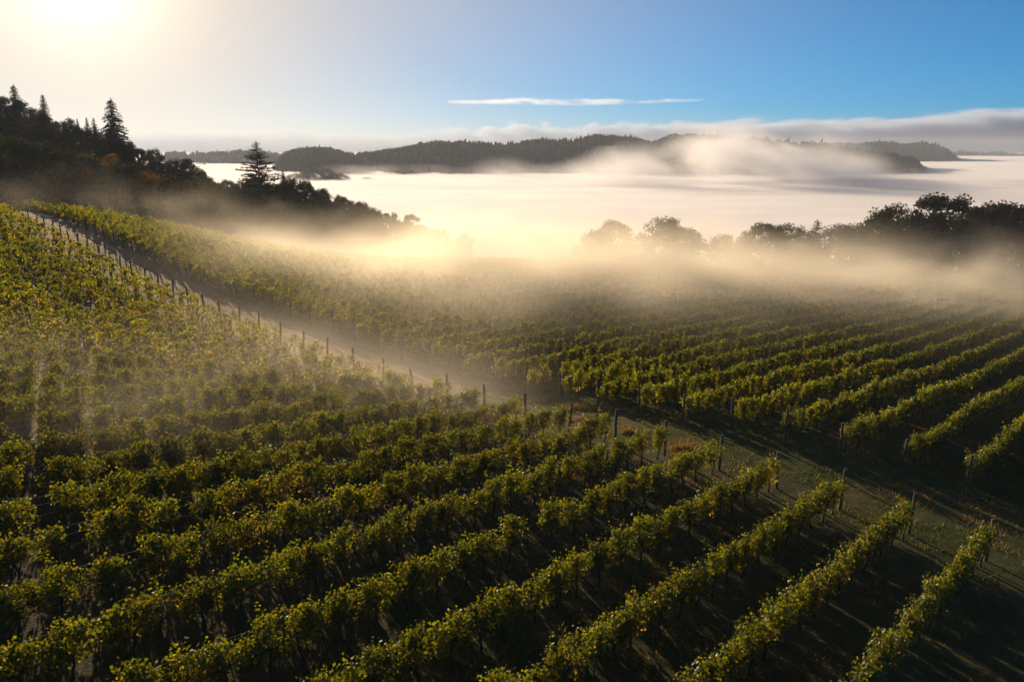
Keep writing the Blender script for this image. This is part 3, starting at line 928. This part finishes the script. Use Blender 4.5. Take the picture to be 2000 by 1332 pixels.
# tree line along the lower right edge of the vineyard
RT = [(1128, 478, 176, 0, 4.5, "bush", "pale hazy bush at the left end of the right tree line"),
      (1197, 432, 172, 4, 10, "bl", "rounded bushy tree, leftmost dark crown of the right tree line"),
      (1160, 452, 174, 1, 8, "bl", "low shoulder tree against the left flank of the rounded dark crown"),
      (1300, 426, 176, 4, 11, "bl", "tall ragged tree with an open left side, second crown of the right tree line"),
      (1345, 446, 178, 5, 9.5, "bl", "round crown fused to the right of the tall ragged tree"),
      (1412, 456, 184, 2, 9, "bl", "pale fogged tree in the dip right of the ragged tree"),
      (1452, 462, 186, 7, 8.5, "bl", "faint tree between the fogged dip and the wide lacy crowns"),
      (1490, 434, 182, 6, 11, "bl", "wide lacy tree with sky showing through its crown"),
      (1545, 438, 184, 1, 11, "bl", "lacy tree directly left of the hazy conifer"),
      (1572, 462, 186, 1, 9, "bl", "small fogged tree filling the gap left of the hazy conifer"),
      (1597, 427, 188, 1, 12, "con", "hazy conifer rising from the fog in the right tree line"),
      (1642, 436, 186, 2, 10.5, "bl", "slender hazy tree right of the conifer"),
      (1676, 437, 188, 5, 10.5, "bl", "round hazy tree next to the slender one, before the dark grove"),
      (1725, 412, 176, 0, 13, "bl", "first tree of the dark grove, its left shoulder"),
      (1768, 400, 174, 1, 14, "bl", "dense tree with a knobbly top in the dark grove"),
      (1812, 420, 176, 2, 13, "bl", "lower tree in the dark grove left of the tallest open crown"),
      (1852, 379, 174, 3, 16, "bl", "tallest tree of the dark grove with an open umbrella crown"),
      (1885, 418, 172, 4, 13, "bl", "broad dark tree under the right side of the umbrella crown"),
      (1918, 400, 176, 6, 15, "bl", "dark grove tree with a two-lobed top right of the umbrella crown"),
      (1972, 395, 174, 3, 15, "bl", "dark grove tree with a tufted top near the picture edge"),
      (2012, 414, 170, 1, 14, "bl", "last tree of the dark grove, cut by the picture edge"),
      (1950, 420, 168, 5, 13, "bl", "dark tree in front of the tufted-top tree in the grove"),
      (1740, 442, 170, 7, 10, "bl", "low tree at the fog line before the dark grove's left shoulder")]
for px, yt, Y, d, h, kd, lab in RT:
    data, hs, nm = (BUSH[d], 10.0, "bush") if kd == "bush" else (CON[d], 14.0, "conifer_tree") if kd == "con" else (BL[d], 10.0, "broadleaf_tree")
    top_tree(nm, data, px, yt, Y, hs, lab, "trees along the right edge of the vineyard", h, 24, 1.12 if kd == "bl" else 1.0)
# a few tree tops standing out of the fog beyond the spur
for px, yt, lab in [(585, 338, "left"), (612, 331, "second"), (640, 330, "highest"), (660, 338, "fourth"), (690, 352, "low"), (715, 347, "lone round")]:
    Y = 1000
    p = at(px, yt, Y)
    plant_tree("broadleaf_tree", BL[int(px) % 8], p[0], p[1], 17, 10.0, f"{lab} hazy tree top rising out of the fog sea behind the left spur", "tree tops in the fog sea", z=p[2] - 17, wide=2.0)

# ------------------------------------------------------------------ far hills
M_HILL = rough_material("wooded_hill", (0.022, 0.028, 0.016), (0.05, 0.052, 0.03), 0.02, 1.0)
M_FARTREE = leaf_material("far_trees", trans=0.1, gloss=0.0)
SEA_Z = -21.0


def hill(px, top, D0, D1, seed, tree_h, ntree, label, flabel, back=600):
    """wooded ridge: px/top give the crest profile at distance D1, foot at D0"""
    U_ = np.arange(px[0], px[-1] + 0.1, 6.0)
    tp = np.interp(U_, px, top)
    Ds = np.concatenate([np.linspace(D0 - 120, D1, 26), D1 + np.linspace(40, back, 8)])
    X, Y_, Zh = [], [], []
    zt = np.array([at(u, t, D1)[2] for u, t in zip(U_, tp)]) - tree_h * 0.75
    zt = -45 + (zt + 45) * sstep(px[0] - 4, px[0] + 55, U_) * (1 - sstep(px[-1] - 55, px[-1] + 4, U_))
    xd = (U_ - 1000) / FPX / (COSP + 0.245 * SINP)
    for d in Ds:
        q = (d - D0) / (D1 - D0)
        prof = sstep(-0.15, 1.0, np.full_like(U_, min(q, 1.0))) if d <= D1 else np.full_like(U_, 1 - 0.9 * ((d - D1) / back) ** 1.5)
        gul = (fbm2(U_ * 0.018, np.full_like(U_, d * 0.004), seed, 4) - 0.5) * 2
        zz = -45 + (zt + 45) * np.clip(prof + gul * 0.45 * np.clip(4 * q * (1 - q), 0, 1), 0, 1.05)
        X.append(xd * d); Y_.append(np.full_like(U_, d)); Zh.append(zz)
    X, Y_, Zh = np.array(X), np.array(Y_), np.array(Zh)
    a, b_ = X.shape
    ix = np.arange(a * b_).reshape(a, b_)
    F = np.stack([ix[:-1, :-1], ix[:-1, 1:], ix[1:, 1:], ix[1:, :-1]], -1).reshape(-1, 4)
    tag(link("hills", mesh("hills", np.stack([X, Y_, Zh], -1).reshape(-1, 3), F, M_HILL, smooth=True)), label, None, None, "structure")
    # trees of the ridge
    r = np.random.default_rng(seed + 9)
    m = MB()
    iu = r.uniform(0, b_ - 1.01, ntree); idd = r.uniform(0, 27, ntree)
    i0, j0 = idd.astype(int), iu.astype(int); fi, fj = idd - i0, iu - j0
    def lerp(G): return (G[i0, j0] * (1 - fi) * (1 - fj) + G[i0 + 1, j0] * fi * (1 - fj) + G[i0, j0 + 1] * (1 - fi) * fj + G[i0 + 1, j0 + 1] * fi * fj)
    x, y, z = lerp(X), lerp(Y_), lerp(Zh)
    k = z > SEA_Z - 14
    x, y, z = x[k], y[k], z[k]; n = len(x)
    con = r.random(n) < 0.55
    cl = fbm2(x * 0.02, y * 0.02, seed + 3, 3)
    con = r.random(n) < sstep(0.35, 0.65, cl)
    h = tree_h * r.uniform(0.5, 1.3, n) * np.where(con, 1.1, 0.8) * (0.5 + 1.0 * fbm2(x * 0.012, y * 0.012, seed + 4, 2)) * np.where(r.random(n) < 0.02, 1.3, 1.0)
    w = np.where(con, h * 0.20, h * 0.42) * r.uniform(0.8, 1.3, n)
    S = 6
    ang_ = np.arange(S) * 2 * np.pi / S
    lv = np.where(con[:, None], [[0.0, 0.25, 0.55, 0.85]], [[0.05, 0.35, 0.7, 0.93]])
    lr = np.where(con[:, None], [[0.8, 1.0, 0.62, 0.22]], [[0.55, 1.0, 0.92, 0.45]])
    ring = []
    for q in range(4):
        rr_ = (w * lr[:, q])[:, None] * r.uniform(0.65, 1.3, (n, S))
        ring.append(np.stack([x[:, None] + rr_ * np.cos(ang_ + q * 0.5), y[:, None] + rr_ * np.sin(ang_ + q * 0.5), (z + h * lv[:, q])[:, None] + r.normal(0, 0.05, (n, S)) * h[:, None]], -1))
    V = np.stack(ring, 1).reshape(n, 24, 3)
    V = np.concatenate([V, np.stack([x, y, z + h], -1)[:, None]], 1)
    f = []
    for q in range(3):
        for s in range(S):
            s2 = (s + 1) % S
            f += [(q * 6 + s, q * 6 + s2, q * 6 + 6 + s2), (q * 6 + s, q * 6 + 6 + s2, q * 6 + 6 + s)]
    f += [(18 + s, 18 + (s + 1) % 6, 24) for s in range(S)]
    F = (np.array(f)[None] + (np.arange(n) * 25)[:, None, None]).reshape(-1, 3)
    T = np.where(con[:, None], [[0.02, 0.028, 0.014]], [[0.042, 0.045, 0.016]]) * r.uniform(0.6, 1.5, (n, 1))
    tag(link("hill_forest", mesh("hill_forest", V.reshape(-1, 3), F, M_FARTREE, np.repeat(T, 25, 0))), flabel, None, None, "stuff")


hill([505, 530, 545, 560, 600, 640, 665, 690, 700, 740, 780, 850, 880, 950, 990, 1030, 1100, 1160, 1250, 1270, 1300, 1350, 1420, 1470, 1520, 1560, 1610, 1680, 1740, 1790, 1840],
     [330, 312, 302, 296, 290, 291, 296, 302, 301, 294, 288, 277, 277, 283, 281, 276, 273, 268, 270, 278, 271, 268, 267, 271, 277, 284, 287, 293, 303, 312, 330],
     1090, 1480, 5, 9.5, 17000, "long dark wooded ridge across the valley behind the fog", "woods covering the long ridge across the valley")
hill([270, 330, 380, 420, 470, 520, 560, 640], [304, 300, 301, 297, 294, 300, 303, 312], 1700, 2300, 15, 12, 1800, "paler distant ridge at the left behind the pyramidal conifer", "hazy woods on the pale left ridge")
hill([1560, 1600, 1640, 1680, 1720, 1760, 1800, 1830, 1860, 1900], [292, 284, 279, 281, 279, 282, 280, 286, 294, 303], 2150, 2600, 25, 12, 3500, "second wooded ridge behind the long ridge on the right", "woods on the second right ridge")
hill([1810, 1840, 1880, 1920, 1950, 2000, 2060], [308, 300, 296, 300, 298, 301, 300], 3700, 4100, 35, 15, 1600, "low wooded island of hills at the far right in the fog sea", "woods on the low far right island")

def outward(V, Fs):
    """faces of a closed shell, turned so that they face outward"""
    t = 0.0
    c = V.mean(0)
    for f in Fs:
        for i in range(1, f.shape[1] - 1):
            a, b, d = V[f[:, 0]] - c, V[f[:, i]] - c, V[f[:, i + 1]] - c
            t += (a * np.cross(b, d)).sum()
    print("shell volume", t)
    return [f[:, ::-1] for f in Fs] if t < 0 else Fs


# ------------------------------------------------------------------ fog sea filling the valley
def sea():
    Ys = np.concatenate([np.linspace(120, 400, 71), 400 * (1.045 ** np.arange(1, 66))])
    us = np.linspace(-1.15, 1.15, 150)
    X = us[None, :] * np.maximum(Ys, 420)[:, None] * 0.85
    Y = np.repeat(Ys[:, None], len(us), 1)
    n1 = fbm2(X * 0.004, Y * 0.009, 61, 4) - 0.5
    n2 = fbm2(X * 0.02, Y * 0.035, 62, 4) - 0.5
    Zt = SEA_Z + n1 * 5 * sstep(150, 700, Y) + n2 * 1.3 + (fbm2(X * 0.05, Y * 0.05, 64, 3) - 0.5) * 0.8 * (1 - sstep(500, 1200, Y))
    Zt -= (1 - sstep(120, 230, Y)) * 8
    a, b_ = X.shape
    top = np.stack([X, Y, Zt], -1).reshape(-1, 3)
    bot = np.stack([X, Y, np.full_like(X, -75.0)], -1).reshape(-1, 3)
    ix = np.arange(a * b_).reshape(a, b_); n = a * b_
    Ft = np.stack([ix[:-1, :-1], ix[:-1, 1:], ix[1:, 1:], ix[1:, :-1]], -1).reshape(-1, 4)
    Fb = Ft[:, ::-1] + n
    per = np.concatenate([ix[0, :], ix[1:, -1], ix[-1, -2::-1], ix[-2:0:-1, 0]])
    nx_ = np.roll(per, -1)
    Fs = np.stack([per, per + n, nx_ + n, nx_], -1)
    return mesh("fog_sea", np.vstack([top, bot]), outward(np.vstack([top, bot]), [Ft, Fb, Fs]), fog_material("valley_fog", 0.034, (0.955, 0.955, 1.0), 0.30))


tag(link("fog_sea", sea()), "bright sea of fog filling the valley below the hills", None, None, "stuff")


# ------------------------------------------------------------------ drifting fog as density grids
def grid_fog(name, lo, hi, res, dens_fn, mat, label):
    nx, ny, nz = res
    ax = [np.linspace(lo[i], hi[i], res[i]) for i in range(3)]
    G = np.stack(np.meshgrid(*ax, indexing='ij'), -1)
    D = dens_fn(G).astype(np.float32)
    D[[0, -1], :, :] = 0; D[:, [0, -1], :] = 0; D[:, :, [0, -1]] = 0
    D = np.transpose(D, (2, 1, 0)).ravel()                         # index = x + nx*(y + ny*z)
    me = bpy.data.meshes.new(name)
    me.vertices.add(len(D))
    pts_ = np.transpose(G, (2, 1, 0, 3)).reshape(-1, 3).astype(np.float32)
    me.vertices.foreach_set("co", pts_.ravel())
    me.attributes.new("dens", 'FLOAT', 'POINT').data.foreach_set("value", D)
    me.materials.append(mat)
    o = link(name, me)
    ng = bpy.data.node_groups.new(name, 'GeometryNodeTree')
    ng.interface.new_socket("Geometry", in_out='INPUT', socket_type='NodeSocketGeometry')
    ng.interface.new_socket("Geometry", in_out='OUTPUT', socket_type='NodeSocketGeometry')
    gn, gl = ng.nodes, ng.links
    gi, go = gn.new("NodeGroupInput"), gn.new("NodeGroupOutput")
    pos = gn.new("GeometryNodeInputPosition"); sep = gn.new("ShaderNodeSeparateXYZ"); gl.new(pos.outputs[0], sep.inputs[0])
    def gmath(op, a, b):
        m = gn.new("ShaderNodeMath"); m.operation = op
        for i, v in enumerate((a, b)):
            if v is None: continue
            if isinstance(v, (int, float)): m.inputs[i].default_value = v
            else: gl.new(v, m.inputs[i])
        return m.outputs[0]
    ids = []
    for i in range(3):
        t = gmath('MULTIPLY', gmath('SUBTRACT', sep.outputs[i], float(lo[i])), (res[i] - 1) / (hi[i] - lo[i]))
        ids.append(gmath('FLOOR', gmath('ADD', t, 0.5), None))
    index = gmath('ADD', ids[0], gmath('MULTIPLY', gmath('ADD', ids[1], gmath('MULTIPLY', ids[2], float(ny))), float(nx)))
    si = gn.new("GeometryNodeSampleIndex"); si.data_type = 'FLOAT'; si.domain = 'POINT'; si.clamp = True
    na = gn.new("GeometryNodeInputNamedAttribute"); na.data_type = 'FLOAT'; na.inputs[0].default_value = "dens"
    gl.new(gi.outputs[0], si.inputs["Geometry"]); gl.new(na.outputs[0], si.inputs["Value"]); gl.new(index, si.inputs["Index"])
    vc = gn.new("GeometryNodeVolumeCube")
    gl.new(si.outputs[0], vc.inputs["Density"])
    vc.inputs["Min"].default_value = lo; vc.inputs["Max"].default_value = hi
    for nm, v in zip(("Resolution X", "Resolution Y", "Resolution Z"), res): vc.inputs[nm].default_value = v
    sm = gn.new("GeometryNodeSetMaterial"); sm.inputs["Material"].default_value = mat
    gl.new(vc.outputs[0], sm.inputs[0]); gl.new(sm.outputs[0], go.inputs[0])
    md = o.modifiers.new("fog", 'NODES'); md.node_group = ng
    tag(o, label, None, None, "stuff")
    return o


def drift(G):
    x, y, z = G[..., 0], G[..., 1], G[..., 2]
    h = z - ground(x[:, :, 0], y[:, :, 0])[:, :, None]
    W = np.stack([x * 0.030 + z * 0.03, y * 0.030, z * 0.07], -1)
    warp = fbm(W * 0.7, 90, 3) - 0.5
    nz = fbm(W + warp[..., None] * 1.6, 81, 4, 0.55)
    fine = np.clip((fbm(np.stack([x * 0.13, y * 0.10, z * 0.2], -1) + warp[..., None] * 4, 83, 4, 0.6) - 0.5) * 1.7 + 0.5, 0, 1)
    wisp = sstep(0.40, 0.60, nz) * (0.25 + 1.5 * fine)
    D = np.zeros_like(x)
    #        cx   cy   rx  ry  rot  density height
    for cx, cy, rx, ry, rot, a, H in BLOBS:
        c, s = math.cos(R(rot)), math.sin(R(rot))
        u = ((x - cx) * c + (y - cy) * s) / rx; v = (-(x - cx) * s + (y - cy) * c) / ry
        m = np.exp(-(u * u + v * v))
        hh = H * (0.55 + 0.9 * fine)
        D += a * m * np.exp(-np.clip(h, 0, None) ** 2 / (hh * hh)) * (0.25 + 0.75 * wisp if H > 4.5 else 0.4 + 0.6 * wisp)
    D *= (h > -2.5)
    return np.clip(D - 0.0012, 0, None)


BLOBS = [(2, 99, 24, 22, 0, 0.082, 4.2), (18, 127, 52, 24, 0, 0.095, 5.6), (45, 146, 40, 15, 0, 0.042, 3.8), (102, 148, 40, 20, 0, 0.050, 6.8), (33, 100, 24, 18, 0, 0.036, 3.6), (-4, 76, 14, 8, -30, 0.016, 2.6),
         (-22, 100, 14, 16, 0, 0.014, 3.4),
         (-30, 160, 17, 11, -14, 0.080, 5.8), (-14, 176, 30, 13, 0, 0.035, 6.0), (40, 190, 60, 12, 0, 0.05, 4.0),
         (-11, 49, 15, 8, -40, 0.036, 2.6), (-24, 41, 15, 7, -40, 0.028, 2.3), (70, 122, 40, 18, 0, 0.026, 4.0)]
grid_fog("drifting_fog", (-130.0, 30.0, -32.0), (160.0, 240.0, 16.0), (146, 106, 41), drift, fog_material("drift_fog", 1.0, (0.99, 0.915, 0.78), 0.42, True), "thin fog drifting over the vineyard and the hollow below the forest")


def ridge_wisps(G):
    x, y, z = G[..., 0], G[..., 1], G[..., 2]
    wq = fbm(np.stack([x * 0.006, y * 0.006, z * 0.012], -1), 187, 3) - 0.5
    nz = fbm(np.stack([x * 0.016 + z * 0.02 + wq * 2.5, y * 0.008 + wq, z * 0.028 + wq * 2.5], -1), 181, 5, 0.6)
    u = 1000 + x / y * FPX * (COSP + 0.24 * SINP)
    m = np.exp(-((u - 1400) / 120) ** 2) * 1.0 + 0.55 * np.exp(-((u - 1600) / 110) ** 2) + 0.25 * np.exp(-((u - 1190) / 80) ** 2) + 0.16 * np.exp(-((u - 980) / 50) ** 2) + 0.03 * np.exp(-((u - 700) / 90) ** 2) + 0.10 * sstep(1080, 1250, u) + 0.055
    hh = 8 + 34 * m
    D = 0.022 * m * np.exp(-((z - SEA_Z).clip(0) / hh) ** 2) * sstep(0.42, 0.66, nz) * sstep(700, 860, y)
    return np.where(D < 0.0002, 0, D)


grid_fog("ridge_fog", (-260.0, 700.0, -30.0), (640.0, 1240.0, 48.0), (151, 68, 27), ridge_wisps, fog_material("ridge_fog", 1.0, (0.95, 0.95, 1.0), 0.35, True), "fog wisps rising in front of the long wooded ridge")

# ------------------------------------------------------------------ haze
bm_v = np.array([(x, y, z) for x in (-9000, 9000) for y in (-500, 6200) for z in (-78, 75)], float)
bm_f = np.array([(0, 1, 3, 2), (4, 6, 7, 5), (0, 4, 5, 1), (2, 3, 7, 6), (0, 2, 6, 4), (1, 5, 7, 3)])
tag(link("haze", mesh("haze", bm_v, outward(bm_v, [bm_f]), fog_material("haze", 0.00014, (0.78, 0.86, 1.0), 0.1))), "thin morning haze over the whole valley", None, None, "stuff")

# ------------------------------------------------------------------ clouds beyond the haze
KC = FPX * (COSP + 0.245 * SINP)


def bank(G):
    x, y, z = G[..., 0], G[..., 1], G[..., 2]
    u = 1000 + x / y * KC
    tp = np.interp(u, [-400, 100, 350, 600, 800, 950, 1100, 1300, 1500, 1700, 1850, 2000, 2300], [268, 262, 260, 261, 262, 255, 250, 245, 241, 235, 228, 220, 210])
    ztop = CAM_H + (290 - tp) / FPX * y * 1.02
    n1 = fbm(np.stack([x * 0.0085, y * 0.0007, z * 0.011], -1), 201, 4, 0.62) - 0.5
    n2 = fbm(np.stack([x * 0.0005, y * 0.0005, z * 0.0], -1), 207, 3) - 0.5
    d = ztop - 12 + n1 * 240 + n2 * 60 - z
    thick = np.interp(u, [-400, 600, 1000, 1500, 2000], [0.22, 0.22, 0.30, 0.6, 0.8])
    prof = sstep(7000, 7300, y) * (1 - sstep(8300, 8600, y))
    D = 0.007 * thick * sstep(0, 40, d) * prof
    return np.where(D < 0.00005, 0, D)


def streak(G):
    x, y, z = G[..., 0], G[..., 1], G[..., 2]
    u = 1000 + x / y * KC
    v = 290 - (z - CAM_H) / y * FPX / 1.02
    n1 = fbm(np.stack([x * 0.006 + z * 0.01, y * 0.002, z * 0.02], -1), 231, 5, 0.62) - 0.5
    mid = np.interp(u, [850, 1000, 1150, 1300, 1430], [209, 207, 209, 206, 204])
    half = np.interp(u, [840, 880, 1000, 1150, 1250, 1440], [0.3, 3, 6.5, 8, 4, 0.8])
    t = 1 - ((v - mid + n1 * 9) / half) ** 2
    D = 0.0012 * np.clip(t, 0, 1) * sstep(-0.16, 0.16, n1 + 0.04) * sstep(838, 900, u) * (1 - sstep(1330, 1450, u))
    return np.where(D < 0.00005, 0, D)


grid_fog("cloud_bank", (-6200.0, 6900.0, -70.0), (6600.0, 8700.0, 520.0), (640, 13, 60), bank, fog_material("cloud_bank", 1.0, (0.66, 0.79, 1.0), 0.3, True), "long low cloud bank along the horizon, thickest and blue-grey at the right")
grid_fog("thin_cloud", (-1100.0, 9000.0, 400.0), (2900.0, 9600.0, 640.0), (160, 8, 48), streak, fog_material("thin_cloud", 1.0, (0.98, 0.97, 0.96), 0.5, True), "thin cream streak of cloud in the sky above the long ridge")
